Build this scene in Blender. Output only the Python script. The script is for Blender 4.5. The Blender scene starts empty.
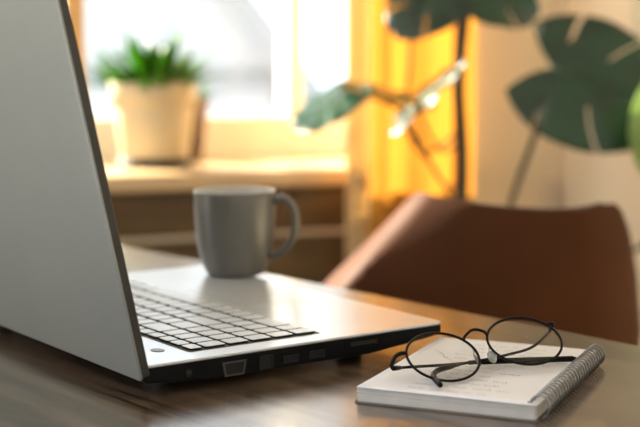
import bpy, bmesh, math, random
from mathutils import Vector, Matrix
PI = math.pi
random.seed(7)
sc = bpy.context.scene
COL = sc.collection
TZ = 0.75                      # table top height; most heights below are given from the table top

# ---------------------------------------------------------------- camera
cam_d = bpy.data.cameras.new('camera')
cam = bpy.data.objects.new('camera', cam_d)
COL.objects.link(cam)
cam.location = (0, 0, TZ + 0.23615)
cam.rotation_euler = (PI / 2 - 0.1142, 0, 0)
cam_d.sensor_width = 36
cam_d.lens = 1351.8 * 36 / 640
cam_d.clip_start = 0.02
cam_d.dof.use_dof = True
cam_d.dof.focus_distance = 0.985
cam_d.dof.aperture_fstop = 4.6
sc.camera = cam

# ---------------------------------------------------------------- sky, sun, exposure
W = bpy.data.worlds.new('sky')
sc.world = W
W.use_nodes = True
bg = W.node_tree.nodes['Background']
bg.inputs['Color'].default_value = (0.92, 0.965, 1.0, 1)
bg.inputs['Strength'].default_value = 2.6
sun_d = bpy.data.lights.new('sun', 'SUN')
sun = bpy.data.objects.new('sun', sun_d)
COL.objects.link(sun)
sun_d.energy = 40.0
sun_d.angle = math.radians(1.2)
sun_d.color = (1.0, 0.86, 0.68)
SUN_DIR = Vector((-0.70, 0.55, 0.42))       # towards the sun
sun.rotation_euler = SUN_DIR.to_track_quat('Z', 'Y').to_euler()
sun.location = (-6, 7, 6)
sc.view_settings.view_transform = 'Standard'
sc.view_settings.look = 'None'
sc.view_settings.gamma = 1
sc.view_settings.use_curve_mapping = False
sc.view_settings.exposure = 0.0
sc.cycles.use_denoising = True
sc.cycles.max_bounces = 10
sc.cycles.transparent_max_bounces = 16

# ---------------------------------------------------------------- materials
MATS = {}
def setin(b, **kw):
    for k, v in kw.items():
        k = k.replace('_', ' ')
        if k in b.inputs:
            if isinstance(v, tuple) and len(v) == 3: v = (*v, 1)
            b.inputs[k].default_value = v
def mat(name, col, rough=0.5, metal=0.0, var=0.0, vscale=30, bump=0.0, bscale=200, **kw):
    m = bpy.data.materials.new(name); m.use_nodes = True
    nt = m.node_tree; b = nt.nodes['Principled BSDF']
    setin(b, Base_Color=col, Roughness=rough, Metallic=metal, **kw)
    tc = nt.nodes.new('ShaderNodeTexCoord')
    if var > 0:
        n = nt.nodes.new('ShaderNodeTexNoise'); n.inputs['Scale'].default_value = vscale; n.inputs['Detail'].default_value = 5
        nt.links.new(tc.outputs['Object'], n.inputs['Vector'])
        r = nt.nodes.new('ShaderNodeValToRGB')
        r.color_ramp.elements[0].position = 0.3; r.color_ramp.elements[1].position = 0.7
        r.color_ramp.elements[0].color = (*[c * (1 - var) for c in col], 1)
        r.color_ramp.elements[1].color = (*[min(1, c * (1 + var)) for c in col], 1)
        nt.links.new(n.outputs['Fac'], r.inputs['Fac']); nt.links.new(r.outputs['Color'], b.inputs['Base Color'])
    if bump > 0:
        n2 = nt.nodes.new('ShaderNodeTexNoise'); n2.inputs['Scale'].default_value = bscale; n2.inputs['Detail'].default_value = 3
        nt.links.new(tc.outputs['Object'], n2.inputs['Vector'])
        bp = nt.nodes.new('ShaderNodeBump'); bp.inputs['Strength'].default_value = bump; bp.inputs['Distance'].default_value = 0.001
        nt.links.new(n2.outputs['Fac'], bp.inputs['Height']); nt.links.new(bp.outputs['Normal'], b.inputs['Normal'])
    MATS[name] = m
    return m
def wood(name, c0, c1, rough, stretch=(2.5, 45, 45), bump=0.15, c2=None, coat=0.0):
    m = bpy.data.materials.new(name); m.use_nodes = True
    nt = m.node_tree; b = nt.nodes['Principled BSDF']
    tc = nt.nodes.new('ShaderNodeTexCoord'); mp = nt.nodes.new('ShaderNodeMapping')
    mp.inputs['Scale'].default_value = stretch
    nt.links.new(tc.outputs['Object'], mp.inputs['Vector'])
    n = nt.nodes.new('ShaderNodeTexNoise'); n.inputs['Scale'].default_value = 1.0; n.inputs['Detail'].default_value = 8
    n.inputs['Roughness'].default_value = 0.65; n.inputs['Distortion'].default_value = 0.6
    nt.links.new(mp.outputs['Vector'], n.inputs['Vector'])
    mp2 = nt.nodes.new('ShaderNodeMapping'); mp2.inputs['Scale'].default_value = tuple(s * 5 for s in stretch)
    nt.links.new(tc.outputs['Object'], mp2.inputs['Vector'])
    n2 = nt.nodes.new('ShaderNodeTexNoise'); n2.inputs['Scale'].default_value = 1.0; n2.inputs['Detail'].default_value = 4
    nt.links.new(mp2.outputs['Vector'], n2.inputs['Vector'])
    mx = nt.nodes.new('ShaderNodeMath'); mx.operation = 'MULTIPLY_ADD'; mx.inputs[1].default_value = 0.35
    nt.links.new(n2.outputs['Fac'], mx.inputs[0]); nt.links.new(n.outputs['Fac'], mx.inputs[2])
    r = nt.nodes.new('ShaderNodeValToRGB')
    r.color_ramp.elements[0].position = 0.52; r.color_ramp.elements[1].position = 0.84
    r.color_ramp.elements[0].color = (*c0, 1); r.color_ramp.elements[1].color = (*c1, 1)
    nt.links.new(mx.outputs[0], r.inputs['Fac']); nt.links.new(r.outputs['Color'], b.inputs['Base Color'])
    bp = nt.nodes.new('ShaderNodeBump'); bp.inputs['Strength'].default_value = bump; bp.inputs['Distance'].default_value = 0.0006
    nt.links.new(mx.outputs[0], bp.inputs['Height']); nt.links.new(bp.outputs['Normal'], b.inputs['Normal'])
    setin(b, Roughness=rough, Coat_Weight=coat, Coat_Roughness=0.2)
    MATS[name] = m
    return m
def glass(name, tint=(1, 1, 1), rough=0.0, ior=1.45):
    m = bpy.data.materials.new(name); m.use_nodes = True
    nt = m.node_tree; nt.nodes.remove(nt.nodes['Principled BSDF']); out = nt.nodes['Material Output']
    t = nt.nodes.new('ShaderNodeBsdfTransparent'); t.inputs['Color'].default_value = (*tint, 1)
    g = nt.nodes.new('ShaderNodeBsdfGlossy'); g.inputs['Roughness'].default_value = rough
    f = nt.nodes.new('ShaderNodeFresnel'); f.inputs['IOR'].default_value = ior
    mx = nt.nodes.new('ShaderNodeMixShader')
    nt.links.new(f.outputs[0], mx.inputs[0]); nt.links.new(t.outputs[0], mx.inputs[1]); nt.links.new(g.outputs[0], mx.inputs[2])
    nt.links.new(mx.outputs[0], out.inputs['Surface'])
    MATS[name] = m
    return m
def thin(name, col, tcol, fac, rough=0.5, gloss=0.0, var=0.0, vscale=8):
    """cloth or leaf: diffuse on the lit side, light passing through to the other side"""
    m = bpy.data.materials.new(name); m.use_nodes = True
    nt = m.node_tree; b = nt.nodes['Principled BSDF']; out = nt.nodes['Material Output']
    setin(b, Base_Color=col, Roughness=rough, Specular_IOR_Level=gloss)
    t = nt.nodes.new('ShaderNodeBsdfTranslucent'); t.inputs['Color'].default_value = (*tcol, 1)
    if var > 0:
        tc = nt.nodes.new('ShaderNodeTexCoord')
        n = nt.nodes.new('ShaderNodeTexNoise'); n.inputs['Scale'].default_value = vscale; n.inputs['Detail'].default_value = 4
        nt.links.new(tc.outputs['Object'], n.inputs['Vector'])
        r = nt.nodes.new('ShaderNodeValToRGB')
        r.color_ramp.elements[0].color = (*[c * (1 - var) for c in col], 1); r.color_ramp.elements[0].position = 0.35
        r.color_ramp.elements[1].color = (*[min(1, c * (1 + var)) for c in col], 1); r.color_ramp.elements[1].position = 0.65
        nt.links.new(n.outputs['Fac'], r.inputs['Fac']); nt.links.new(r.outputs['Color'], b.inputs['Base Color'])
    mx = nt.nodes.new('ShaderNodeMixShader'); mx.inputs[0].default_value = fac
    nt.links.new(b.outputs[0], mx.inputs[1]); nt.links.new(t.outputs[0], mx.inputs[2])
    nt.links.new(mx.outputs[0], out.inputs['Surface'])
    MATS[name] = m
    return m

wood('walnut', (0.012, 0.008, 0.006), (0.18, 0.125, 0.085), 0.27, stretch=(3, 60, 60), bump=0.3, coat=0.6)
wood('pine', (0.56, 0.39, 0.20), (0.70, 0.52, 0.30), 0.4, stretch=(2, 30, 30), bump=0.05)
wood('pine_upright', (0.50, 0.27, 0.10), (0.66, 0.40, 0.17), 0.4, stretch=(30, 30, 2), bump=0.05)
wood('brown_board', (0.055, 0.034, 0.014), (0.13, 0.082, 0.034), 0.5, stretch=(2, 30, 30), bump=0.1)
wood('floor_wood', (0.16, 0.12, 0.085), (0.30, 0.24, 0.18), 0.4, stretch=(2, 20, 20))
mat('plaster', (0.80, 0.70, 0.51), 0.8, var=0.04, vscale=6, bump=0.15, bscale=150)
mat('frame_cream', (0.90, 0.86, 0.74), 0.45, var=0.02, vscale=20)
mat('fill_cut_dark', (0.16, 0.165, 0.17), 0.8, var=0.04, vscale=6)  # dark tone for the added wall behind the camera, keeps its bounce low
mat('ceiling_paint', (0.75, 0.72, 0.66), 0.9, var=0.03)
mat('deck_silver', (0.66, 0.71, 0.77), 0.27, metal=0.35, var=0.01, vscale=20)
mat('lid_silver', (0.29, 0.315, 0.315), 0.38, metal=0.6, var=0.03, vscale=12)
mat('lid_edge', (0.035, 0.036, 0.034), 0.35, var=0.05)
mat('black_plastic', (0.009, 0.009, 0.010), 0.42, var=0.1, bump=0.1, bscale=900, Specular_IOR_Level=0.08)
mat('black_matte', (0.006, 0.006, 0.006), 0.6, var=0.1)
mat('port_metal', (0.10, 0.105, 0.11), 0.4, metal=0.6, var=0.05)
mat('screen', (0.008, 0.009, 0.011), 0.12, var=0.05)
mat('key_top', (0.62, 0.68, 0.75), 0.36, metal=0.2, var=0.03, vscale=200)
mat('stoneware', (0.150, 0.148, 0.134), 0.28, var=0.10, vscale=40, bump=0.1, bscale=300)
mat('stoneware_light', (0.62, 0.60, 0.56), 0.3, var=0.05)
mat('paper', (0.82, 0.83, 0.89), 0.75, var=0.02, vscale=20)
mat('paper_edge', (0.50, 0.49, 0.48), 0.85, var=0.08, vscale=60)
mat('cardboard', (0.16, 0.145, 0.13), 0.8, var=0.1)
mat('ink', (0.42, 0.42, 0.52), 0.7, var=0.2)
mat('wire', (0.24, 0.24, 0.235), 0.2, metal=1.0, var=0.05)
mat('frame_black', (0.004, 0.004, 0.005), 0.4, metal=0.0, var=0.1, Specular_IOR_Level=0.12)
mat('temple_tip', (0.004, 0.005, 0.005), 0.45, var=0.1, Specular_IOR_Level=0.1)
mat('nose_pad', (0.75, 0.75, 0.72), 0.15, var=0.02, Transmission_Weight=0.7)
mat('screw_metal', (0.6, 0.6, 0.6), 0.2, metal=1.0, var=0.02)
glass('lens_glass', (0.95, 0.945, 0.93), 0.0, 1.5)
glass('window_glass', (0.97, 0.985, 0.99), 0.0, 1.35)
mat('leather', (0.068, 0.0255, 0.0105), 0.6, var=0.18, vscale=9, bump=0.25, bscale=260, IOR=1.13)
mat('leather_welt', (0.05, 0.02, 0.012), 0.6, var=0.15)
mat('chair_metal', (0.03, 0.03, 0.03), 0.4, metal=0.8, var=0.05)
mat('pot_cream', (0.50, 0.425, 0.28), 0.45, var=0.04, vscale=10)
mat('soil', (0.03, 0.02, 0.012), 0.95, var=0.4, vscale=80, bump=0.6)
mat('plum_pot', (0.22, 0.16, 0.15), 0.5, var=0.1)
mat('clay', (0.30, 0.16, 0.09), 0.7, var=0.1)
mat('stem', (0.028, 0.030, 0.014), 0.6, var=0.25, vscale=60)
mat('petiole', (0.06, 0.09, 0.03), 0.45, var=0.2, vscale=60)
mat('socket_cream', (0.66, 0.58, 0.44), 0.4, var=0.02)
mat('snow', (0.85, 0.87, 0.90), 0.9, var=0.05, vscale=0.3)
mat('house_wall', (0.40, 0.42, 0.44), 0.9, var=0.04, vscale=1)
mat('house_roof', (0.25, 0.27, 0.28), 0.85, var=0.06, vscale=2)
mat('house_glass', (0.45, 0.48, 0.50), 0.2, var=0.05)
thin('curtain_amber', (0.60, 0.29, 0.05), (0.38, 0.165, 0.020), 0.5, 0.85, 0.1, var=0.06, vscale=60)
thin('curtain_sheer', (0.80, 0.70, 0.46), (0.72, 0.58, 0.32), 0.7, 0.85, 0.1, var=0.04, vscale=60)
thin('herb_leaf', (0.065, 0.21, 0.02), (0.18, 0.42, 0.025), 0.45, 0.35, 0.5, var=0.3, vscale=25)
thin('monstera_leaf', (0.008, 0.045, 0.020), (0.05, 0.17, 0.03), 0.2, 0.22, 0.8, var=0.35, vscale=14)
thin('monstera_young', (0.30, 0.42, 0.17), (0.50, 0.66, 0.25), 0.5, 0.3, 0.5, var=0.2, vscale=14)
M = MATS

# ---------------------------------------------------------------- helpers
def link(name, me, m, parent=None, smooth=False):
    o = bpy.data.objects.new(name, me)
    COL.objects.link(o)
    for x in (m if isinstance(m, (list, tuple)) else [m]):
        me.materials.append(M[x] if isinstance(x, str) else x)
    if smooth:
        for f in me.polygons: f.use_smooth = True
    if parent: o.parent = parent
    return o
def mesh(name, verts, faces, m, parent=None, smooth=False):
    me = bpy.data.meshes.new(name)
    me.from_pydata([tuple(v) for v in verts], [], faces)
    bm = bmesh.new(); bm.from_mesh(me); bmesh.ops.recalc_face_normals(bm, faces=bm.faces); bm.to_mesh(me); bm.free()
    me.update()
    return link(name, me, m, parent, smooth)
def empty(name, loc, rz=0):
    o = bpy.data.objects.new(name, None); COL.objects.link(o)
    o.empty_display_size = 0.02; o.location = loc; o.rotation_euler = (0, 0, rz)
    return o
def tag(o, label=None, cat=None, group=None, kind=None):
    if label: o['label'] = label
    if cat: o['category'] = cat
    if group: o['group'] = group
    if kind: o['kind'] = kind
    return o
def bevel(o, w, seg=2, angle=0.6):
    b = o.modifiers.new('bevel', 'BEVEL'); b.width = w; b.segments = seg; b.limit_method = 'ANGLE'; b.angle_limit = angle
    return o
def box(name, x0, x1, y0, y1, z0, z1, m, parent=None, bw=0.0, seg=2):
    v = [(x, y, z) for z in (z0, z1) for y in (y0, y1) for x in (x0, x1)]
    f = [(0, 2, 3, 1), (4, 5, 7, 6), (0, 1, 5, 4), (2, 6, 7, 3), (0, 4, 6, 2), (1, 3, 7, 5)]
    o = mesh(name, v, f, m, parent)
    if bw: bevel(o, bw, seg)
    return o
def prism(name, poly, z0, z1, m, parent=None, bw=0.0, smooth=False, topmat=None):
    """polygon in xy extruded along z"""
    n = len(poly)
    v = [(x, y, z0) for x, y in poly] + [(x, y, z1) for x, y in poly]
    f = [tuple(range(n))[::-1], tuple(range(n, 2 * n))] + [(i, (i + 1) % n, n + (i + 1) % n, n + i) for i in range(n)]
    o = mesh(name, v, f, [m, topmat] if topmat else m, parent, smooth)
    if topmat: o.data.polygons[1].material_index = 1
    if bw: bevel(o, bw)
    return o
def rrect(x0, x1, y0, y1, r, n=5):
    p = []
    for cx, cy, a in ((x1 - r, y1 - r, 0), (x0 + r, y1 - r, PI / 2), (x0 + r, y0 + r, PI), (x1 - r, y0 + r, 1.5 * PI)):
        for i in range(n + 1):
            t = a + PI / 2 * i / n
            p.append((cx + r * math.cos(t), cy + r * math.sin(t)))
    return p
def catmull(P, n=8, closed=False):
    P = [Vector(p) for p in P]; out = []
    N = len(P)
    for i in range(N if closed else N - 1):
        p0 = P[(i - 1) % N] if (closed or i > 0) else P[0]
        p1 = P[i]; p2 = P[(i + 1) % N]
        p3 = P[(i + 2) % N] if (closed or i + 2 < N) else P[-1]
        for k in range(n):
            t = k / n
            out.append(0.5 * ((2 * p1) + (p2 - p0) * t + (2 * p0 - 5 * p1 + 4 * p2 - p3) * t * t + (3 * p1 - p0 - 3 * p2 + p3) * t ** 3))
    if not closed: out.append(P[-1])
    return out
def tube_geo(pts, rad, segs=8, closed=False, flat=1.0, ref=None):
    pts = [Vector(p) for p in pts]; n = len(pts)
    R = rad if isinstance(rad, (list, tuple)) else [rad] * n
    v = []; f = []
    nrm = None
    for i in range(n):
        a = pts[(i - 1) % n] if (closed or i > 0) else pts[i]
        b = pts[(i + 1) % n] if (closed or i < n - 1) else pts[i]
        t = (b - a).normalized()
        if ref is not None: nrm = Vector(ref) - t * t.dot(Vector(ref))
        elif nrm is None:
            nrm = Vector((0, 0, 1)).cross(t)
            if nrm.length < 1e-3: nrm = Vector((1, 0, 0))
        else: nrm = nrm - t * t.dot(nrm)
        nrm.normalize(); bi = t.cross(nrm)
        for k in range(segs):
            c = 2 * PI * k / segs
            v.append(pts[i] + (nrm * math.cos(c) + bi * math.sin(c) * flat) * R[i])
    for i in range(n if closed else n - 1):
        j = (i + 1) % n
        for k in range(segs):
            l = (k + 1) % segs
            f.append((i * segs + k, i * segs + l, j * segs + l, j * segs + k))
    if not closed:
        f.append(tuple(range(segs))[::-1]); f.append(tuple((n - 1) * segs + k for k in range(segs)))
    return v, f
def tube(name, pts, rad, m, parent=None, segs=8, closed=False, flat=1.0, ref=None):
    v, f = tube_geo(pts, rad, segs, closed, flat, ref)
    return mesh(name, v, f, m, parent, True)
def lathe(name, prof, m, parent=None, segs=48, loc=None):
    v = []; f = []
    n = len(prof)
    for i in range(segs):
        a = 2 * PI * i / segs
        for r, z in prof: v.append((max(r, 1e-5) * math.cos(a), max(r, 1e-5) * math.sin(a), z))
    for i in range(segs):
        j = (i + 1) % segs
        for k in range(n - 1):
            f.append((i * n + k, j * n + k, j * n + k + 1, i * n + k + 1))
    o = mesh(name, v, f, m, parent, True)
    bm = bmesh.new(); bm.from_mesh(o.data); bmesh.ops.remove_doubles(bm, verts=bm.verts, dist=2e-5)
    bmesh.ops.recalc_face_normals(bm, faces=bm.faces); bm.to_mesh(o.data); bm.free()
    if loc: o.location = loc
    return o

# ---------------------------------------------------------------- the setting
WYAW = 0.38197
WC, WS = math.cos(WYAW), math.sin(WYAW)
W0 = (-0.382, 2.396, 0.0)                    # front edge of the window sill
def wbox(name, t0, t1, s0, s1, z0, z1, m, parent=None, bw=0.0):
    """box in the window wall's own frame: t along it, s outwards, z from the table top"""
    o = box(name, t0, t1, s0, s1, z0 + TZ, z1 + TZ, m, parent, bw)
    if parent is None:
        o.location = W0; o.rotation_euler = (0, 0, WYAW)
    return o
def wpt(t, s, z): return Vector((W0[0] + WC * t - WS * s, W0[1] + WS * t + WC * s, z + TZ))

SILL = 0.0285
CT = 0.962                                   # t of the room corner
WIN = (-0.82, 0.74)                          # window opening
WTOP = 1.40
CEIL = 1.85
S0 = 0.03                                    # plane of the window wall
fl = mesh('floor', [(-2.1, -3.2, 0), (2.6, -3.2, 0), (2.6, 4.0, 0), (-2.1, 4.0, 0), (-2.1, -3.2, -0.1), (2.6, -3.2, -0.1), (2.6, 4.0, -0.1), (-2.1, 4.0, -0.1)],
          [(0, 1, 2, 3), (7, 6, 5, 4), (0, 4, 5, 1), (1, 5, 6, 2), (2, 6, 7, 3), (3, 7, 4, 0)], 'floor_wood')
tag(fl, 'brown wooden floor of the room', 'floor', kind='structure')
# window wall: below, left of, right of and above the opening
wb = wbox('wall_back', -3.2, CT, S0 + 0.002, S0 + 0.34, -TZ, SILL - 0.03, 'plaster')
for a in ((-3.2, WIN[0], -0.03 + SILL, WTOP), (WIN[1], CT, -0.03 + SILL, WTOP), (-3.2, CT, WTOP, CEIL)):
    o = wbox('wall_section', a[0], a[1], S0, S0 + 0.34, a[2], a[3], 'plaster', wb)
tag(wb, 'cream plastered window wall behind the desk', 'wall', kind='structure')
# horizontal boards cladding the wall under the sill
zb = [SILL - 0.034, -0.094, -0.23, -0.37, -0.51]
for i in range(4):
    wbox('board', -1.6, 0.72, 0.0 if i else 0.028, S0 + 0.002, zb[i + 1] + 0.004, zb[i] - (0.004 if i else 0.0), 'brown_board', wb, 0.004)
si = wbox('trim_1', -0.86, 0.74, 0.0, 0.365, SILL - 0.032, SILL, 'pine', None, 0.005)
tag(si, 'deep pine window sill under the left window', 'window sill', kind='structure')
# right wall with its own window, square to the window wall
RW = wpt(CT, 0, 0)
def rpt(s, d, z):   # s metres from the corner towards the camera, d metres behind the wall face
    return Vector((RW.x + WS * s + WC * d, RW.y - WC * s + WS * d, z + TZ))
def rbox(name, s0, s1, d0, d1, z0, z1, m, parent=None, bw=0.0):
    v = [rpt(s, d, z) for z in (z0, z1) for d in (d0, d1) for s in (s0, s1)]
    f = [(0, 2, 3, 1), (4, 5, 7, 6), (0, 1, 5, 4), (2, 6, 7, 3), (0, 4, 6, 2), (1, 3, 7, 5)]
    o = mesh(name, v, f, m, parent)
    if bw: bevel(o, bw)
    return o
R0, R1 = 0.205, 0.62
RS = 0.21
wr = rbox('wall_right', -0.40, 4.6, 0, 0.25, -TZ, RS, 'plaster')
for a in ((-0.40, R0, RS, WTOP), (R1, 4.6, RS, WTOP), (-0.40, 4.6, WTOP, CEIL)):
    rbox('wall_section', a[0], a[1], 0, 0.25, a[2], a[3], 'plaster', wr)
tag(wr, 'cream plastered wall in the right corner', 'wall', kind='structure')
ce = mesh('ceiling', [(-2.1, -3.2, TZ + CEIL), (2.6, -3.2, TZ + CEIL), (2.6, 4.0, TZ + CEIL), (-2.1, 4.0, TZ + CEIL), (-2.1, -3.2, TZ + CEIL + .1), (2.6, -3.2, TZ + CEIL + .1), (2.6, 4.0, TZ + CEIL + .1), (-2.1, 4.0, TZ + CEIL + .1)],
          [(0, 3, 2, 1), (4, 5, 6, 7), (0, 4, 5, 1), (1, 5, 6, 2), (2, 6, 7, 3), (3, 7, 4, 0)], 'ceiling_paint')
tag(ce, 'off-white ceiling of the room', 'ceiling', kind='structure')
wf = mesh('light_block_wall', [(x, y, z) for z in (0, TZ + CEIL) for y in (-3.2, -3.0) for x in (-2.1, 2.6)],
          [(0, 2, 3, 1), (4, 5, 7, 6), (0, 1, 5, 4), (2, 6, 7, 3), (0, 4, 6, 2), (1, 3, 7, 5)], 'fill_cut_dark')
tag(wf, 'unseen dark wall added behind the viewer to cut front fill light', 'wall', kind='structure')  # unseen wall, added to block sky light from behind the camera
# left window: pine frame, rails, posts and panes
w1 = empty('window_1', (W0[0], W0[1], 0), WYAW)
tag(w1, 'tall pine-framed window above the sill, left of the curtain', 'window', kind='structure')
def w1box(n, *a, **k): return wbox(n, *a, parent=w1, **k)
fs0, fs1 = 0.355, 0.41
w1box('bottom_rail', WIN[0], WIN[1], fs0, fs1, SILL - 0.02, 0.116, 'frame_cream', bw=0.006)
w1box('top_rail', WIN[0], WIN[1], fs0, fs1, WTOP - 0.06, WTOP, 'frame_cream', bw=0.006)
posts = [(WIN[0], WIN[0] + 0.05), (0.005, 0.045), (0.478, 0.515), (WIN[1] - 0.05, WIN[1])]
for i, (a, b) in enumerate(posts): w1box('post', a, b, fs0 - 0.004, fs1 + 0.004, 0.116, WTOP - 0.06, 'pine_upright' if i == 1 else 'frame_cream', bw=0.005)
for i in range(3):
    w1box('pane', posts[i][1], posts[i + 1][0], 0.380, 0.384, 0.116, WTOP - 0.06, 'window_glass')
# right window
w2 = empty('window_2', (0, 0, 0))
tag(w2, 'bright narrow window in the right wall at the edge of view', 'window', kind='structure')
rbox('bottom_rail', R0, R1, 0.06, 0.12, RS, RS + 0.07, 'frame_cream', w2, 0.005)
rbox('top_rail', R0, R1, 0.06, 0.12, WTOP - 0.06, WTOP, 'frame_cream', w2, 0.005)
for a in (R0, R1 - 0.03): rbox('post', a, a + 0.03, 0.056, 0.124, RS + 0.07, WTOP - 0.06, 'frame_cream', w2, 0.005)
for a, b in ((R0 + 0.03, R1 - 0.03),): rbox('pane', a, b, 0.088, 0.092, RS + 0.07, WTOP - 0.06, 'window_glass', w2)
t2 = rbox('trim_2', R0 - 0.03, R1 + 0.03, -0.03, 0.06, RS - 0.028, RS, 'pine', None, 0.004)
tag(t2, 'shallow pine sill of the right window', 'window sill', kind='structure')
# socket plate on the wall near the corner
so = empty('wall_socket', (W0[0], W0[1], 0), WYAW)
tag(so, 'small cream wall socket near the corner behind the chair', 'socket')
wbox('plate', 0.918, 0.956, S0 - 0.010, S0, -0.080, -0.012, 'socket_cream', so, 0.003)
wbox('insert', 0.925, 0.949, S0 - 0.013, S0 - 0.009, -0.066, -0.026, 'socket_cream', so, 0.002)

# outside: ground far below and a pale neighbouring house
gr = mesh('ground', [(-60, 5.2, -3.2), (60, 5.2, -3.2), (60, 120, -3.2), (-60, 120, -3.2)], [(0, 1, 2, 3)], 'snow')
tag(gr, 'pale ground outside the window', 'ground', kind='structure')
hs = empty('neighbour_house', (-4.0, 17.0, -3.2), 0)
tag(hs, 'pale house with a grey sloping roof outside the window', 'house')
prism('gable_wall', [(-3.6, 0), (3.4, 0), (3.4, 4.08), (0, 8.57), (-3.6, 3.82)], -7.0, 0.0, 'house_wall', hs).rotation_euler = (PI / 2, 0, 0)
for b in ((3.85, 3.49), (-3.95, 3.36)):
    a = (0.0, 8.58); d = Vector((b[0] - a[0], b[1] - a[1])).normalized(); nn = Vector((-d.y, d.x)) * (0.30 if b[0] > 0 else -0.30)
    prism('roof_slope', [a, b, (b[0] + nn.x, b[1] + nn.y), (a[0] + nn.x, a[1] + nn.y)], -7.3, 0.5, 'house_roof', hs).rotation_euler = (PI / 2, 0, 0)
for x in (-2.4, -0.6, 1.4):
    for z in (0.9,):
        win = box('window', x, x + 1.2, -0.08, 0.05, z, z + 1.5, 'house_wall', hs)
        box('pane', x + 0.1, x + 1.1, -0.10, -0.08, z + 0.1, z + 1.4, 'house_glass', win)
box('ledge', -3.7, 3.5, -0.16, 0.02, 3.80, 3.96, 'house_roof', hs)

# ---------------------------------------------------------------- the table
E0 = Vector((-0.2523, 1.7066)); E1 = Vector((0.2654, 1.1016))
TYAW = math.atan2(E1.y - E0.y, E1.x - E0.x)
tb = empty('desk', (E0.x, E0.y, 0), TYAW)     # local x along the far edge, local y towards the window
tag(tb, 'dark walnut desk under the laptop and the notebook', 'desk')
top = prism('table_top', rrect(-0.42, 1.18, -0.74, 0.0, 0.012), TZ - 0.032, TZ, 'walnut', tb, 0.004)
for x in (-0.36, 1.06):
    for y in (-0.70, -0.10):
        box('leg', x, x + 0.06, y, y + 0.06, 0, TZ - 0.032, 'walnut', tb, 0.004)
box('apron', -0.30, 1.06, -0.082, -0.06, TZ - 0.11, TZ - 0.032, 'walnut', tb)
box('apron', -0.30, 1.06, -0.68, -0.658, TZ - 0.11, TZ - 0.032, 'walnut', tb)

# ---------------------------------------------------------------- the laptop
LYAW = 0.626
LW, LD = 0.375, 0.275
LZ = 0.024
lo = Vector((-0.12, 0.9277)) + Vector((math.cos(0.597), math.sin(0.597))) * -0.0065 + Vector((-math.sin(0.597), math.cos(0.597))) * -0.0058
lap = empty('laptop', (lo.x, lo.y, TZ), LYAW)  # local x hinge -> front, local y right side -> left side
tag(lap, 'open silver laptop with black underside, seen from behind its right corner', 'laptop')
# black lower shell: wedge profile in xz
prof = [(0.0, 0.0125), (0.004, 0.0105), (0.06, 0.0068), (0.20, 0.0066), (LD - 0.012, 0.0125), (LD - 0.002, 0.0150), (LD - 0.002, 0.0222), (0.0, 0.0222)]
n = len(prof)
v = [(x, 0.001, z) for x, z in prof] + [(x, LW - 0.001, z) for x, z in prof]
base = mesh('base', v, [tuple(range(n)), tuple(range(n, 2 * n))[::-1]] + [(i, (i + 1) % n, n + (i + 1) % n, n + i) for i in range(n)], 'black_plastic', lap)
bevel(base, 0.0012)
deck = prism('deck', rrect(0.0, LD, 0, LW, 0.007), 0.0218, LZ, 'deck_silver', lap, 0.0009)
for x in (0.034, 0.213):
    for y in (0.046, LW - 0.046):
        z1 = 0.0090 if x < 0.1 else 0.0082
        pts = rrect(x - 0.006, x + 0.006, y - 0.012, y + 0.012, 0.005)
        prism('foot', pts, 0, z1, 'black_matte', lap)
# ports along the right side (local y = 0)
def side_port(x0, x1, z0, z1, m='port_metal', inner=True, taper=0.0):
    a = [(x0, z1), (x1, z1), (x1 - taper, z0), (x0 + taper, z0)]
    t = 0.0011
    i = [(x0 + t * 1.3, z1 - t), (x1 - t * 1.3, z1 - t), (x1 - taper - t, z0 + t), (x0 + taper + t, z0 + t)]
    v = [(x, -0.0004, z) for x, z in a] + [(x, -0.0004, z) for x, z in i] + [(x, 0.0016, z) for x, z in a] + [(x, 0.0016, z) for x, z in i]
    f = [(k, (k + 1) % 4, 4 + (k + 1) % 4, 4 + k) for k in range(4)] + [(4 + k, 4 + (k + 1) % 4, 12 + (k + 1) % 4, 12 + k) for k in range(4)] + [(8 + k, 8 + (k + 1) % 4, (k + 1) % 4, k) for k in range(4)] + [(8 + k, 12 + k, 12 + (k + 1) % 4, 8 + (k + 1) % 4) for k in range(4)]
    o = mesh('port', v, f, m, base)
    mesh('port_socket', [(x, 0.0006, z) for x, z in i], [(0, 1, 2, 3)], 'black_matte', base)
    return o
tag(side_port(0.064, 0.0845, 0.0072, 0.0178, taper=0.0022), 'silver-rimmed trapezoid video port')
tag(side_port(0.096, 0.108, 0.0080, 0.0185, 'black_matte'), 'square network socket')
side_port(0.117, 0.131, 0.0100, 0.0158, 'black_matte')
side_port(0.141, 0.155, 0.0105, 0.0162, 'black_matte')
side_port(0.180, 0.206, 0.0150, 0.0180, 'black_matte')
hole = lathe('lock_slot', [(0, 0.0006), (0.0022, 0.0006), (0.0026, 0.0), (0.0026, -0.001)], 'black_matte', base, 16, (0.036, 0.0, 0.014))
hole.rotation_euler = (PI / 2, 0, 0)
# power button
pb = prism('power_button', [(0.033 + 0.0048 * math.cos(t * PI / 12), 0.040 + 0.0062 * math.sin(t * PI / 12)) for t in range(24)], LZ - 0.0003, LZ + 0.0004, 'port_metal', lap, 0.0002)
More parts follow.
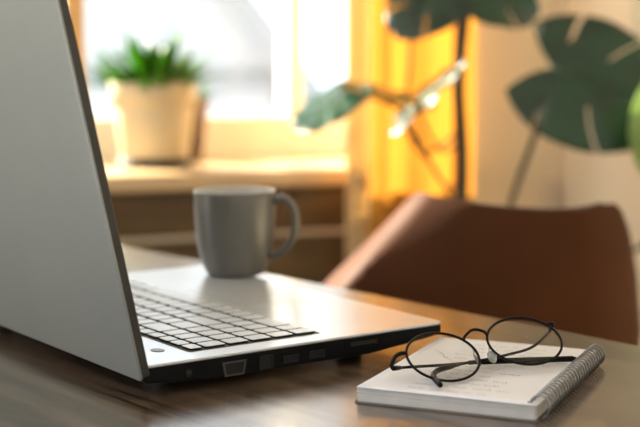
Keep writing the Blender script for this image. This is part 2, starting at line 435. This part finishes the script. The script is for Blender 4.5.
# keyboard
kx0, kx1, ky0, ky1 = 0.050, 0.165, 0.0225, 0.349
tray = prism('keyboard_tray', rrect(kx0 - 0.0018, kx1 + 0.0018, ky0 - 0.0018, ky1 + 0.0018, 0.003), LZ - 0.0004, LZ + 0.0002, 'black_matte', lap)
U = (ky1 - ky0) / 19.0
rows = [  # widths in key units from the left edge; negative numbers are gaps
    [1.0] * 15 + [1] * 4,
    [1] * 13 + [2] + [1] * 4,
    [1.5] + [1] * 12 + [1.5] + [1] * 4,
    [1.75] + [1] * 11 + [2.25] + [1] * 4,
    [1.25] + [1] * 11 + [1.75, 1] + [1] * 4,
    [1.25, 1, 1, 1.25, 5.5, 1.25, 1, 0.75, 1, 1] + [2, 1, 1]]
key_cache = {}
hts = [0.0130] + [0.0204] * 5
x = kx0
for r, row in enumerate(rows):
    yl = ky1
    for wu in row:
        if wu < 0: yl += wu * U; continue
        w = wu * U
        kw, kd = w - 0.0029, hts[r] - 0.0031
        key = (round(kw, 5), round(kd, 5))
        if key not in key_cache:
            lo_p = rrect(-kd / 2, kd / 2, -kw / 2, kw / 2, 0.0016, 2)
            hi_p = rrect(-kd / 2 + 0.0004, kd / 2 - 0.0004, -kw / 2 + 0.0004, kw / 2 - 0.0004, 0.0014, 2)
            nn = len(lo_p)
            v = [(a, b, 0) for a, b in lo_p] + [(a, b, 0.0013) for a, b in lo_p] + [(a, b, 0.0017) for a, b in hi_p]
            f = [(i, (i + 1) % nn, nn + (i + 1) % nn, nn + i) for i in range(nn)] + [(nn + i, nn + (i + 1) % nn, 2 * nn + (i + 1) % nn, 2 * nn + i) for i in range(nn)] + [tuple(range(2 * nn, 3 * nn)), tuple(range(nn))[::-1]]
            o = mesh('key', v, f, ['black_plastic', 'key_top'], tray)
            for pi, pf in enumerate(o.data.polygons):
                if nn <= pi <= 2 * nn: pf.material_index = 1
            key_cache[key] = o.data
        else:
            o = bpy.data.objects.new('key', key_cache[key]); COL.objects.link(o); o.parent = tray
        o.location = (x + hts[r] / 2, yl - w / 2, LZ + 0.0002)
        yl -= w
    x += hts[r]
# touchpad
prism('touchpad', rrect(0.182, 0.252, 0.145, 0.255, 0.003), LZ - 0.0002, LZ + 0.0002, 'port_metal', lap).data.materials[0] = M['deck_silver']
# lid, leaning back; local z up the lid, x = 0 outer face
lid = prism('lid', rrect(0, LW, -0.002, 0.2765, 0.0025), 0.0016, 0.0085, 'lid_edge', lap, 0.0010)
# polygon is (y, z) extruded along x
lid.data.transform(Matrix(((0, 0, 1, 0), (1, 0, 0, 0), (0, 1, 0, 0), (0, 0, 0, 1))))
lid.location = (-0.0030, 0.0005, 0.0160); lid.rotation_euler = (0, -math.radians(12.4), 0)
op = prism('outer_panel', rrect(-0.0005, LW + 0.0005, -0.003, 0.277, 0.003), 0.0, 0.0022, 'lid_silver', lid, 0.0008)
op.data.transform(Matrix(((0, 0, 1, 0), (1, 0, 0, 0), (0, 1, 0, 0), (0, 0, 0, 1))))
box('screen', 0.0084, 0.0088, 0.014, LW - 0.014, 0.028, 0.262, 'screen', lid)
for y in (0.035, LW - 0.075):
    tube('hinge', [(0.0045, y, 0.0185), (0.0045, y + 0.04, 0.0185)], 0.0052, 'lid_edge', lap, 14)

# ---------------------------------------------------------------- the mug
mug = empty('mug', (-0.0838, 1.3236, TZ + LZ), 0)
tag(mug, 'grey stoneware mug standing on the laptop palm rest', 'mug')
H = 0.0838
outer = [(0, 0), (0.0245, 0), (0.0272, 0.0008), (0.0292, 0.003), (0.0315, 0.008), (0.0342, 0.016), (0.0368, 0.027), (0.0388, 0.042), (0.0400, 0.060), (0.0405, H - 0.003), (0.0404, H - 0.0008), (0.0396, H)]
inner = [(0.0386, H - 0.0010), (0.0378, H - 0.004), (0.0370, 0.055), (0.0350, 0.034), (0.0315, 0.018), (0.026, 0.0085), (0.014, 0.0055), (0, 0.005)]
lathe('body', outer + [(0.0388, H - 0.0003)], 'stoneware', mug, 64)
lathe('inside', [(0.0397, H - 0.0001), (0.0388, H + 0.0003)] + inner, 'stoneware_light', mug, 64)
ha = math.radians(-12)
hp = [(0.0375, 0.0710), (0.046, 0.0765), (0.0535, 0.0745), (0.0597, 0.0660), (0.0617, 0.0540), (0.0597, 0.0410), (0.0540, 0.0300), (0.0450, 0.0220), (0.0350, 0.0195)]
hc = catmull([(r * math.cos(ha), r * math.sin(ha), z) for r, z in hp], 5)
tube('handle', hc, 0.0052, 'stoneware', mug, 14, flat=0.72)

# ---------------------------------------------------------------- the notebook
NW, ND, NZ = 0.127, 0.183, 0.0114
NY = -0.41
cu, cv = Vector((math.cos(NY), math.sin(NY))), Vector((-math.sin(NY), math.cos(NY)))
no = Vector((0.1200, 0.9716)) - cu * NW / 2 - cv * ND / 2
nb = empty('spiral_notebook', (no.x, no.y, TZ), NY)   # local x towards the spiral, local y away from the camera
tag(nb, 'open spiral-bound notebook with handwritten white page on the desk', 'notebook')
prism('back_cover', rrect(-0.0015, NW + 0.001, -0.0015, ND + 0.0015, 0.003), 0.0, 0.0014, 'cardboard', nb, 0.0003)
rg = random.Random(3)
z = 0.0014
k = 0
while z < NZ - 0.0012:
    dz = rg.choice((0.0006, 0.0009, 0.0012, 0.0016)); dz = min(dz, NZ - 0.0008 - z)
    a, b, c = rg.uniform(-0.0009, 0.0009), rg.uniform(-0.0007, 0.0007), rg.uniform(0, 0.0008)
    prism('page_block', rrect(a, NW - c, b, ND + b, 0.002, 3), z, z + dz, 'paper_edge', nb)
    z += dz
v = []; f = []
nx, ny = 14, 18
for j in range(ny + 1):
    for i in range(nx + 1):
        xx = i / nx; yy = j / ny
        lift = 0.0008 * math.sin(xx * 2.4 + 0.4) * (0.4 + 0.6 * yy) + 0.0016 * max(0, 0.10 - xx) * 10 * max(0, 0.3 - yy)
        v.append((xx * NW, yy * ND, NZ - 0.0006 + lift * 0.8))
for j in range(ny):
    for i in range(nx):
        a = j * (nx + 1) + i; f.append((a, a + 1, a + nx + 2, a + nx + 1))
pg = mesh('top_page', v, f, 'paper', nb, True)
sm = pg.modifiers.new('s', 'SOLIDIFY'); sm.thickness = 0.0003; sm.offset = -1
# handwriting: rows of tiny joined loops of ink on the page
v = []; f = []
def stroke(pts, w=0.00022):
    for i in range(len(pts) - 1):
        a, b = Vector(pts[i]), Vector(pts[i + 1]); d = (b - a)
        if d.length < 1e-6: continue
        nrm = Vector((-d.y, d.x)).normalized() * w
        k = len(v)
        for p in (a - nrm, b - nrm, b + nrm, a + nrm):
            lift = 0.0008 * math.sin(p.x / NW * 2.4 + 0.4) * (0.4 + 0.6 * p.y / ND)
            v.append((p.x, p.y, NZ - 0.0004 + lift * 0.8))
        f.append((k, k + 1, k + 2, k + 3))
rg = random.Random(11)
for line in range(13):
    y = 0.012 + line * 0.0125
    xx = 0.030 + rg.uniform(0, 0.006)
    end = NW - 0.020 - rg.uniform(0, 0.03)
    while xx < end:
        nl = rg.randint(3, 8); pts = []
        for q in range(nl * 4):
            hgt = rg.choice((0.0016, 0.0022, 0.0036)) if q % 4 == 1 else rg.uniform(0.0, 0.0010)
            pts.append((xx + q * 0.00055, y + hgt)); 
        stroke(pts); xx += nl * 4 * 0.00055 + 0.0030
hw = mesh('handwriting', v, f, 'ink', nb); tag(hw, kind='stuff')
# punched holes and wire rings
NR = 24
ring_me = None; hole_me = None
for i in range(NR):
    y = 0.006 + i * (ND - 0.012) / (NR - 1)
    if ring_me is None:
        pts = [(0.0066 * math.cos(t), 0.0010 * math.sin(t * 0.5), 0.0078 * math.sin(t)) for t in [2 * PI * q / 22 for q in range(22)]]
        o = tube('wire_ring', pts, 0.00078, 'wire', nb, 7, True); ring_me = o.data
        hq = box('punch_hole', -0.0016, 0.0016, -0.0013, 0.0013, 0, 0.0003, 'black_matte', nb); hole_me = hq.data
    else:
        o = bpy.data.objects.new('wire_ring', ring_me); COL.objects.link(o); o.parent = nb
        hq = bpy.data.objects.new('punch_hole', hole_me); COL.objects.link(hq); hq.parent = nb
    o.location = (NW + 0.0005, y, 0.0088)
    hq.location = (NW - 0.0062, y, NZ - 0.0002)

# ---------------------------------------------------------------- the eyeglasses
GA = Vector((0.90514537, 0.41773146, 0.07881804)); GW = Vector((-0.39579538, 0.76048208, 0.51479416)); GN = GA.cross(GW)
GC = Vector((0.11822, 0.95483, 0.02889))
gl = empty('eyeglasses', (GC.x, GC.y, TZ + 0.0135), 0)
tag(gl, 'black wire-rimmed round eyeglasses with folded temples lying on the notebook', 'eyeglasses')
def gp(a, w, n): return (GA * a + GW * w + GN * n) + Vector((0, 0, GC.z - 0.0135))
def gw(x, y, z): return Vector((x - GC.x, y - GC.y, z - 0.0135))
S, A, B = 0.0684, 0.0278, 0.0244
def rim_pt(s, t, k=1.0, n=0.0):
    c, d = math.cos(t), math.sin(t)
    rr = 1 + 0.035 * math.sin(2 * t) * s * -1 * 0.6        # slightly pantoscopic round shape
    return gp(s * S / 2 + A * k * rr * c, B * k * rr * d, n + 0.0016 * (c * s))
for s in (-1, 1):
    rim = tube('rim', [rim_pt(s, 2 * PI * i / 64) for i in range(64)], 0.00098, 'frame_black', gl, 8, True)
    # lens: shallow dome inside the rim
    v = []; f = []
    rings = 6; seg = 48
    for q in range(rings + 1):
        kk = q / rings
        for i in range(seg):
            v.append(rim_pt(s, 2 * PI * i / seg, kk * 0.985, 0.0016 * (1 - kk * kk) - 0.0004))
    for q in range(rings):
        for i in range(seg):
            j = (i + 1) % seg; f.append((q * seg + i, q * seg + j, (q + 1) * seg + j, (q + 1) * seg + i))
    ln = mesh('lens', v, f, 'lens_glass', rim, True)
    # nose pad on its wire arm
    i0 = rim_pt(s, PI - 0.15 if s > 0 else 0.15, 1.0)
    pc = gp(s * 0.0062, -0.0035, -0.0065)
    tube('pad_arm', catmull([i0, i0 + (pc - i0) * 0.3 + GN * -0.003, gp(s * 0.0055, 0.000, -0.0075), pc], 4), 0.0005, 'screw_metal', gl, 6)
    bm = bmesh.new(); bmesh.ops.create_uvsphere(bm, u_segments=14, v_segments=8, radius=1)
    mm = Matrix.Translation(pc) @ Matrix(((GA.x, GW.x, GN.x, 0), (GA.y, GW.y, GN.y, 0), (GA.z, GW.z, GN.z, 0), (0, 0, 0, 1))) @ Matrix.Rotation(s * 0.6, 4, 'Y') @ Matrix.Diagonal((0.0012, 0.0058, 0.0034, 1))
    bm.transform(mm); me = bpy.data.meshes.new('nose_pad'); bm.to_mesh(me); bm.free()
    link('nose_pad', me, 'nose_pad', gl, True)
# bridge
b0, b1 = rim_pt(-1, 0.55), rim_pt(1, PI - 0.55)
tube('bridge', catmull([b0, gp(-0.0075, 0.0150, 0.0015), gp(0.0, 0.0178, 0.0025), gp(0.0075, 0.0150, 0.0015), b1], 6), 0.0011, 'frame_black', gl, 8)
# end pieces and temples; A folds first from the left hinge, B from the right
eL = rim_pt(-1, PI - 0.35); eR = rim_pt(1, 0.42)
hL = gw(0.0512, 0.9325, 0.0195)
tube('end_piece', catmull([eL, eL + GA * -0.0050 + GN * 0.0006, eL + GA * -0.0085 + GN * -0.0015, hL + Vector((-0.0006, 0.0002, 0.003)), hL], 5), 0.0016, 'frame_black', gl, 8)
eRo = eR + GA * 0.0050; hR = eR + GA * 0.0048 + GN * -0.0085
tube('end_piece', catmull([eR, eRo + GN * 0.0003, eRo + GN * -0.004, hR], 5), 0.0014, 'frame_black', gl, 8)
tA = catmull([hL, gw(0.0643, 0.9466, 0.0172), gw(0.0920, 0.9600, 0.0158), gw(0.1197, 0.9735, 0.0150), gw(0.155, 0.9795, 0.0148), gw(0.1900, 0.9833, 0.0150)], 8)
nA = len(tA)
tube('hinge', tA[:6], [0.0017, 0.0019, 0.0019, 0.0018, 0.0016, 0.0013], 'frame_black', gl, 8)
ta = tube('temple', tA, [0.0011] * nA, 'frame_black', gl, 8)
tube('temple_tip', tA[int(nA * 0.52):], [0.0016] * 3 + [0.0022] * (nA - int(nA * 0.52) - 4) + [0.0012], 'temple_tip', ta, 10)
tB = catmull([hR, gw(0.1560, 0.9790, 0.0245), gw(0.1350, 0.9660, 0.0215), gw(0.1157, 0.9592, 0.0190), gw(0.1031, 0.9561, 0.0175), gw(0.0850, 0.9440, 0.0158), gw(0.0795, 0.9290, 0.0152), gw(0.0802, 0.9157, 0.0150), gw(0.0822, 0.9005, 0.0150)], 6)
nB = len(tB)
tbb = tube('temple', tB, [0.0011] * nB, 'frame_black', gl, 8)
i0 = int(nB * 0.52)
tube('temple_tip', tB[i0:], [0.0014] * 2 + [0.0020] * (nB - i0 - 3) + [0.0012], 'temple_tip', tbb, 10)

# ---------------------------------------------------------------- the leather tub chair
ch = empty('tub_chair', (0.20, 1.85, 0), 0)
tag(ch, 'brown leather tub chair with flared back behind the desk', 'chair')
def cw(x, y, z): return Vector((x - 0.20, y - 1.85, z + TZ))
def lerp(a, b, t): return a + (b - a) * t
secs = [   # height: left wing end, left corner, middle, right corner, right wing end (plan points)
    (0.066, (0.097, 1.775), (0.140, 1.636), (0.250, 1.598), (0.345, 1.632), (0.385, 1.78)),
    (0.030, (0.065, 1.800), (0.107, 1.630), (0.235, 1.590), (0.358, 1.626), (0.400, 1.83)),
    (-0.030, (0.016, 1.840), (0.052, 1.618), (0.220, 1.585), (0.372, 1.622), (0.412, 1.88)),
    (-0.110, (-0.030, 1.90), (-0.012, 1.640), (0.205, 1.595), (0.385, 1.640), (0.425, 1.93)),
    (-0.200, (-0.040, 1.97), (-0.018, 1.680), (0.200, 1.630), (0.385, 1.680), (0.420, 1.98)),
    (-0.275, (-0.020, 2.02), (-0.005, 1.730), (0.195, 1.680), (0.370, 1.730), (0.395, 2.03)),
]
NS, NU = 24, 72
def sec_pts(zk):
    # interpolate sections smoothly in height
    for i in range(len(secs) - 1):
        if secs[i][0] >= zk >= secs[i + 1][0]: break
    a, b = secs[i], secs[i + 1]
    t = (a[0] - zk) / (a[0] - b[0])
    P = [Vector(a[q]) * (1 - t) + Vector(b[q]) * t for q in range(1, 6)]
    we, cl, m, cr, re = P
    ctrl = [we, we * 0.5 + cl * 0.5 + Vector((-0.004, 0)), cl + (we - cl).normalized() * 0.008, cl + (m - cl).normalized() * 0.007, m * 0.55 + cl * 0.45 + Vector((0, -0.012)), m, m * 0.5 + cr * 0.5 + Vector((0, -0.010)), cr + (m - cr).normalized() * 0.03, cr + (re - cr).normalized() * 0.045, re * 0.5 + cr * 0.5 + Vector((0.006, 0)), re]
    c = catmull([(p.x, p.y, 0) for p in ctrl], 8)
    # resample evenly by length
    L = [0]
    for i in range(1, len(c)): L.append(L[-1] + (c[i] - c[i - 1]).length)
    out = []
    j = 0
    for q in range(NU + 1):
        d = L[-1] * q / NU
        while j < len(L) - 2 and L[j + 1] < d: j += 1
        out.append(c[j].lerp(c[j + 1], (d - L[j]) / max(1e-9, L[j + 1] - L[j])))
    return out
v = []; f = []
for q in range(NS + 1):
    g = q / NS
    zk = 0.0655 - g * (0.0655 + 0.2745)
    row = sec_pts(zk)
    for i, pnt in enumerate(row):
        uu = i / NU
        edge = abs(uu - 0.5) * 2
        drop = 0.075 * max(0, (edge - 0.50) / 0.50) ** 1.3 * (1 - g)            # arms run lower than the back
        dip = (0.003 * math.sin(uu * PI) + 0.009 * min(1, max(0, (uu - 0.30) / 0.25))) * (1 - g)
        v.append(cw(pnt.x, pnt.y, zk - drop - dip))
for q in range(NS):
    for i in range(NU):
        a = q * (NU + 1) + i; f.append((a, a + 1, a + NU + 2, a + NU + 1))
shell = mesh('back_shell', v, f, 'leather', ch, True)
so_ = shell.modifiers.new('s', 'SOLIDIFY'); so_.thickness = 0.030; so_.offset = 0
bevel(shell, 0.010, 4, 1.2)
# piping along the top rim
rim_line = [v[i] + Vector((0, 0, 0.001)) for i in range(NU + 1)]
tube('welt', rim_line, 0.0045, 'leather_welt', ch, 8)
seat_poly = [(p.x - 0.20, p.y - 1.85) for p in sec_pts(-0.274)]
prism('seat', [(x * 0.93, y * 0.95 + 0.008) for x, y in seat_poly], TZ - 0.335, TZ - 0.268, 'leather', ch, 0.018)
box('seat_frame', -0.16, 0.14, -0.10, 0.13, TZ - 0.352, TZ - 0.333, 'chair_metal', ch, 0.003)
for x, y, dx, dy in ((-0.14, -0.08, -0.05, -0.05), (0.12, -0.08, 0.05, -0.05), (-0.14, 0.11, -0.05, 0.05), (0.12, 0.11, 0.05, 0.05)):
    tube('leg', [(x, y, TZ - 0.345), (x + dx, y + dy, 0.0)], [0.013, 0.009], 'chair_metal', ch, 12)

# ---------------------------------------------------------------- curtains
def curtain(name, t0, t1, s, amp, waves, m, label, ph=0.0, seed=1):
    rr = random.Random(seed)
    base_p = wpt((t0 + t1) / 2, s, 0)
    o = empty(name, (base_p.x, base_p.y, 0), WYAW)
    tag(o, label, 'curtain')
    v = []; f = []
    nu, nv = int(waves * 16), 30
    jit = [rr.uniform(-0.25, 0.25) for _ in range(nu + 1)]
    for j in range(nv + 1):
        z = 0.03 + (TZ + WTOP + 0.06 - 0.03) * j / nv
        for i in range(nu + 1):
            uu = i / nu
            a = amp * (0.75 + 0.25 * math.sin(3.1 * uu + 2.0 * z + ph))
            x = (uu - 0.5) * (t1 - t0) + 0.010 * math.sin(2 * PI * waves * uu * 2 + ph)
            y = a * math.sin(2 * PI * waves * uu + ph + 0.25 * math.sin(z * 2.2)) + amp * 0.25 * math.sin(2 * PI * waves * 2.3 * uu + ph * 2)
            v.append((x, y, z))
    for j in range(nv):
        for i in range(nu):
            a = j * (nu + 1) + i; f.append((a, a + 1, a + nu + 2, a + nu + 1))
    mesh('cloth', v, f, m, o, True)
    for i in range(int(waves * 2) + 1):
        xx = (i / (waves * 2) - 0.5) * (t1 - t0)
        pts = [(xx, 0.016 * math.cos(q * PI / 8), TZ + WTOP + 0.075 + 0.016 * math.sin(q * PI / 8)) for q in range(16)]
        tube('curtain_ring', pts, 0.002, 'chair_metal', o, 6, True)
    return o
curtain('amber_curtain', 0.440, 0.684, -0.085, 0.020, 2.5, 'curtain_amber', 'bright amber curtain hanging in folds beside the window', 0.6, 2)
curtain('sheer_curtain', 0.404, 0.446, -0.145, 0.007, 1.5, 'curtain_sheer', 'narrow cream sheer curtain along the left edge of the amber one', 0.2, 5)
rod = empty('curtain_rod', (W0[0], W0[1], 0), WYAW)
tag(rod, 'dark metal curtain rod above the window', 'curtain rod')
tube('rod', [(-1.3, -0.115, TZ + WTOP + 0.088), (0.90, -0.115, TZ + WTOP + 0.088)], 0.008, 'chair_metal', rod, 12)
for t in (-1.2, 0.85):
    tube('bracket', [(t, -0.11, TZ + WTOP + 0.080), (t, S0, TZ + WTOP + 0.070)], 0.006, 'chair_metal', rod, 8)

# ---------------------------------------------------------------- potted herb on the sill
def leaf_blade(L, wd, thick, curl, nseg=7):
    """lance-shaped leaf growing along +z and bending towards +x"""
    v = []; f = []
    for i in range(nseg + 1):
        t = i / nseg
        w = wd * (math.sin(PI * min(1, (0.10 + 0.90 * t)) ** 0.75)) * (1 if t < 1 else 0)
        x = curl * L * t * t; z = L * (t - 0.25 * curl * t * t)
        v += [(x + 0.25 * w, -w, z), (x - thick * (1 - t), 0, z), (x + 0.25 * w, w, z), (x + thick * (1 - t), 0, z)]
    for i in range(nseg):
        for k in range(4):
            l = (k + 1) % 4
            f.append((i * 4 + k, i * 4 + l, i * 4 + 4 + l, i * 4 + 4 + k))
    return v, f
pp = Vector((-0.320, 2.615, TZ + SILL))
hp = empty('potted_herb', pp, 0)
tag(hp, 'bushy green plant in a large cream pot on the window sill', 'potted plant')
PR, PH = 0.0825, 0.163
lathe('saucer', [(0, 0.002), (0.066, 0.002), (0.0690, 0.017), (0.0712, 0.017), (0.0690, 0.0), (0, 0.0)], 'black_matte', hp)
lathe('pot', [(0, 0.004), (0.062, 0.004), (0.0650, 0.008), (0.0765, 0.112), (0.0770, 0.116), (0.0812, 0.117), (0.0848, PH - 0.003), (0.0840, PH), (0.0805, PH), (0.078, PH - 0.004), (0.075, PH - 0.02)], 'pot_cream', hp)
lathe('soil', [(0, PH - 0.016), (0.04, PH - 0.015), (0.0755, PH - 0.020)], 'soil', hp)
rg = random.Random(21)
lm = []
for i in range(7):
    v, f = leaf_blade(rg.uniform(0.085, 0.125), rg.uniform(0.011, 0.015), 0.002, rg.uniform(0.05, 0.5))
    o = mesh('leaf', v, f, 'herb_leaf', hp, True); lm.append(o.data)
    o.location = (0.02 * math.cos(i * 0.9), 0.02 * math.sin(i * 0.9), PH - 0.018); o.rotation_euler = (0, 0.15, i * 0.9)
for i in range(70):
    o = bpy.data.objects.new('leaf', rg.choice(lm)); COL.objects.link(o); o.parent = hp
    a = rg.uniform(0, 2 * PI); r = 0.068 * math.sqrt(rg.random())
    o.location = (r * math.cos(a), r * math.sin(a), PH - 0.020)
    o.rotation_euler = (0, 0.15 + 0.75 * r / 0.068 * rg.uniform(0.6, 1.2), a + rg.uniform(-0.5, 0.5))
    s = rg.uniform(0.75, 1.25) * (1.15 - 0.3 * r / 0.068); o.scale = (s, s, s)
# one tall shoot
for (x, y, s, tl, a) in ((0.010, 0.0, 1.75, 0.02, 0.2), (0.016, 0.01, 1.55, 0.16, 0.1), (0.05, 0.0, 1.4, 0.5, 0.0), (-0.045, 0.0, 1.25, 0.45, PI), (-0.052, -0.02, 1.15, 0.55, PI + 0.3), (-0.015, -0.03, 1.2, 0.10, 2.0)):
    o = bpy.data.objects.new('leaf', lm[3]); COL.objects.link(o); o.parent = hp
    o.location = (x, y, PH - 0.02); o.rotation_euler = (0, tl, a); o.scale = (s, s, s)
# small dark pot behind it
sp = wpt(0.248, 0.29, SILL)
sm_ = empty('small_potted_plant', sp, 0)
tag(sm_, 'small dark plum pot with a leafy sprout, half hidden behind the cream pot', 'potted plant')
lathe('pot', [(0, 0), (0.020, 0), (0.031, 0.108), (0.034, 0.110), (0.034, 0.130), (0.030, 0.130), (0.029, 0.12)], 'plum_pot', sm_, 32)
lathe('soil', [(0, 0.122), (0.030, 0.118)], 'soil', sm_, 24)
for i in range(16):
    o = bpy.data.objects.new('leaf', lm[i % 7]); COL.objects.link(o); o.parent = sm_
    a = i * 2.4; o.location = (0.014 * math.cos(a), 0.014 * math.sin(a), 0.12); o.rotation_euler = (0, 0.3 + 0.05 * i, a); o.scale = (0.55, 0.55, 0.55)

# ---------------------------------------------------------------- monstera in the corner
def monstera_leaf(L=0.22, wid=1.0, slits=4, droop=0.25, cup=0.15, seed=1, m='monstera_leaf'):
    """heart-shaped split leaf: base at origin, midrib along +y, face +z"""
    rr = random.Random(seed)
    v = []; f = []
    ns, nr = 96, 14
    for side in (-1, 1):
        k0 = len(v)
        sl = [((i + 0.8 + rr.uniform(-0.1, 0.1)) / (slits + 1.0), rr.uniform(0.008, 0.011), rr.uniform(0.36, 0.48)) for i in range(slits)]
        for i in range(ns + 1):
            s = i / ns
            mid_y = L * (s ** 1.15)
            ang = math.radians(150 - 138 * s ** 0.8)            # from midrib direction
            wl = L * wid * 0.56 * (math.sin(PI * min(1, 0.20 + 0.80 * s)) ** 0.62) * (1.0 if s < 1 else 0.0)
            for j in range(nr + 1):
                r = j / nr
                a2 = ang - 0.30 * r
                x = side * wl * r * math.sin(a2); y = mid_y + wl * r * math.cos(a2)
                z = -droop * (y * y) / L - cup * x * x / L + 0.0015 * math.sin(s * 28) * r
                v.append((x, y, z))
        for i in range(ns):
            s = (i + 0.5) / ns
            for j in range(nr):
                r = (j + 0.5) / nr
                cut = False
                for c, w, r0 in sl:
                    if abs(s - c) < w * (0.35 + 0.65 * min(1, (r - r0) / 0.35)) and r > r0: cut = True
                if cut: continue
                a = k0 + i * (nr + 1) + j
                f.append((a, a + 1, a + nr + 2, a + nr + 1))
    me_o = (v, f)
    return me_o
mpos = Vector((0.245, 2.30, 0))
mo = empty('monstera_plant', mpos, 0)
tag(mo, 'tall split-leaf monstera plant in the corner between curtain and chair', 'potted plant')
lathe('pot', [(0, 0.0), (0.085, 0.0), (0.10, 0.01), (0.125, 0.23), (0.128, 0.25), (0.118, 0.25), (0.112, 0.235)], 'clay', mo, 40)
lathe('soil', [(0, 0.232), (0.114, 0.226)], 'soil', mo, 32)
def mp(px, py, pz): return Vector((px - mpos.x, py - mpos.y, pz + TZ))
tube('trunk', catmull([(0, 0, 0.22), mp(0.238, 2.30, -0.20), mp(0.243, 2.30, 0.05), mp(0.233, 2.29, 0.20), mp(0.243, 2.29, 0.34), mp(0.24, 2.29, 0.50)], 8), 0.0105, 'stem', mo, 10)
def place_leaf(base, tip, up, width=1.0, slits=4, droop=0.2, cup=0.15, seed=1, m='monstera_leaf', petiole=None, pr=0.0035):
    """base and tip are world points; up is roughly the leaf's face normal"""
    base, tip = mp(*base), mp(*tip)
    d = tip - base; L = d.length; y = d.normalized()
    z = Vector(up); z = (z - y * y.dot(z)).normalized(); x = y.cross(z)
    v, f = monstera_leaf(L, width, slits, droop, cup, seed)
    mtx = Matrix(((x.x, y.x, z.x, base.x), (x.y, y.y, z.y, base.y), (x.z, y.z, z.z, base.z), (0, 0, 0, 1)))
    o = mesh('leaf', v, f, m, mo, True)
    # keep one facing for both halves
    o.data.transform(mtx)
    s2 = o.modifiers.new('s', 'SOLIDIFY'); s2.thickness = 0.0006
    tube('midrib', [mtx @ Vector((0, L * t, -droop * L * t * t - 0.0008)) for t in (0, 0.2, 0.4, 0.6, 0.8, 0.97)], [0.0022, 0.002, 0.0017, 0.0013, 0.001, 0.0006], 'petiole', o, 6)
    if petiole:
        tube('petiole', catmull([mp(*p) for p in petiole] + [base], 8), pr, 'stem', mo, 8)
    return o
root = (0.243, 2.30, -0.42)
# the big split leaf facing the room
place_leaf((0.384, 2.240, 0.221), (0.536, 2.200, 0.163), (-0.15, -1.0, 0.45), 1.28, 3, 0.12, 0.10, 4, petiole=[root, (0.262, 2.32, -0.25), (0.328, 2.320, -0.017), (0.364, 2.310, 0.098), (0.380, 2.280, 0.175)], pr=0.0055)
# a younger lit leaf in front of its tip, towards the right window
place_leaf((0.552, 2.140, 0.079), (0.541, 2.100, 0.215), (-0.3, -1.0, 0.3), 0.8, 0, 0.2, 0.1, 9, 'monstera_young', petiole=[root, (0.36, 2.25, -0.2), (0.560, 2.160, -0.030)], pr=0.004)
# leaves hanging in from above
place_leaf((0.216, 2.240, 0.367), (0.129, 2.200, 0.307), (0.0, -0.8, 0.75), 1.1, 2, 0.25, 0.2, 12, petiole=[(0.24, 2.29, 0.46), (0.235, 2.27, 0.40)])
place_leaf((0.240, 2.250, 0.374), (0.341, 2.220, 0.327), (0.1, -0.9, 0.65), 1.1, 2, 0.2, 0.2, 15, petiole=[(0.24, 2.29, 0.46), (0.24, 2.28, 0.41)])
# leaves over the window side, seen at a slant and catching the sky
place_leaf((0.041, 2.140, 0.184), (-0.022, 2.100, 0.138), (-0.06, -0.17, 1.0), 1.3, 0, 0.04, 0.05, 22, petiole=[(0.238, 2.29, 0.02), (0.201, 2.260, 0.034), (0.146, 2.200, 0.137), (0.088, 2.160, 0.174)], pr=0.003)
place_leaf((0.148, 2.180, 0.173), (0.041, 2.120, 0.197), (0.03, -0.27, 1.0), 0.95, 0, 0.04, 0.05, 25, petiole=[(0.24, 2.29, 0.10), (0.200, 2.250, 0.085)], pr=0.003)
place_leaf((0.130, 2.200, 0.140), (0.223, 2.140, 0.231), (-0.35, -0.40, 1.0), 0.7, 0, 0.03, 0.05, 27, petiole=[(0.24, 2.29, 0.12), (0.182, 2.240, 0.085)], pr=0.003)
tube('aerial_root', catmull([mp(*(0.152, 2.220, 0.346)), mp(*(0.147, 2.220, 0.234)), mp(*(0.143, 2.230, 0.119)), mp(*(0.186, 2.240, 0.060)), mp(*(0.230, 2.270, -0.010))], 6), 0.0028, 'stem', mo, 6)
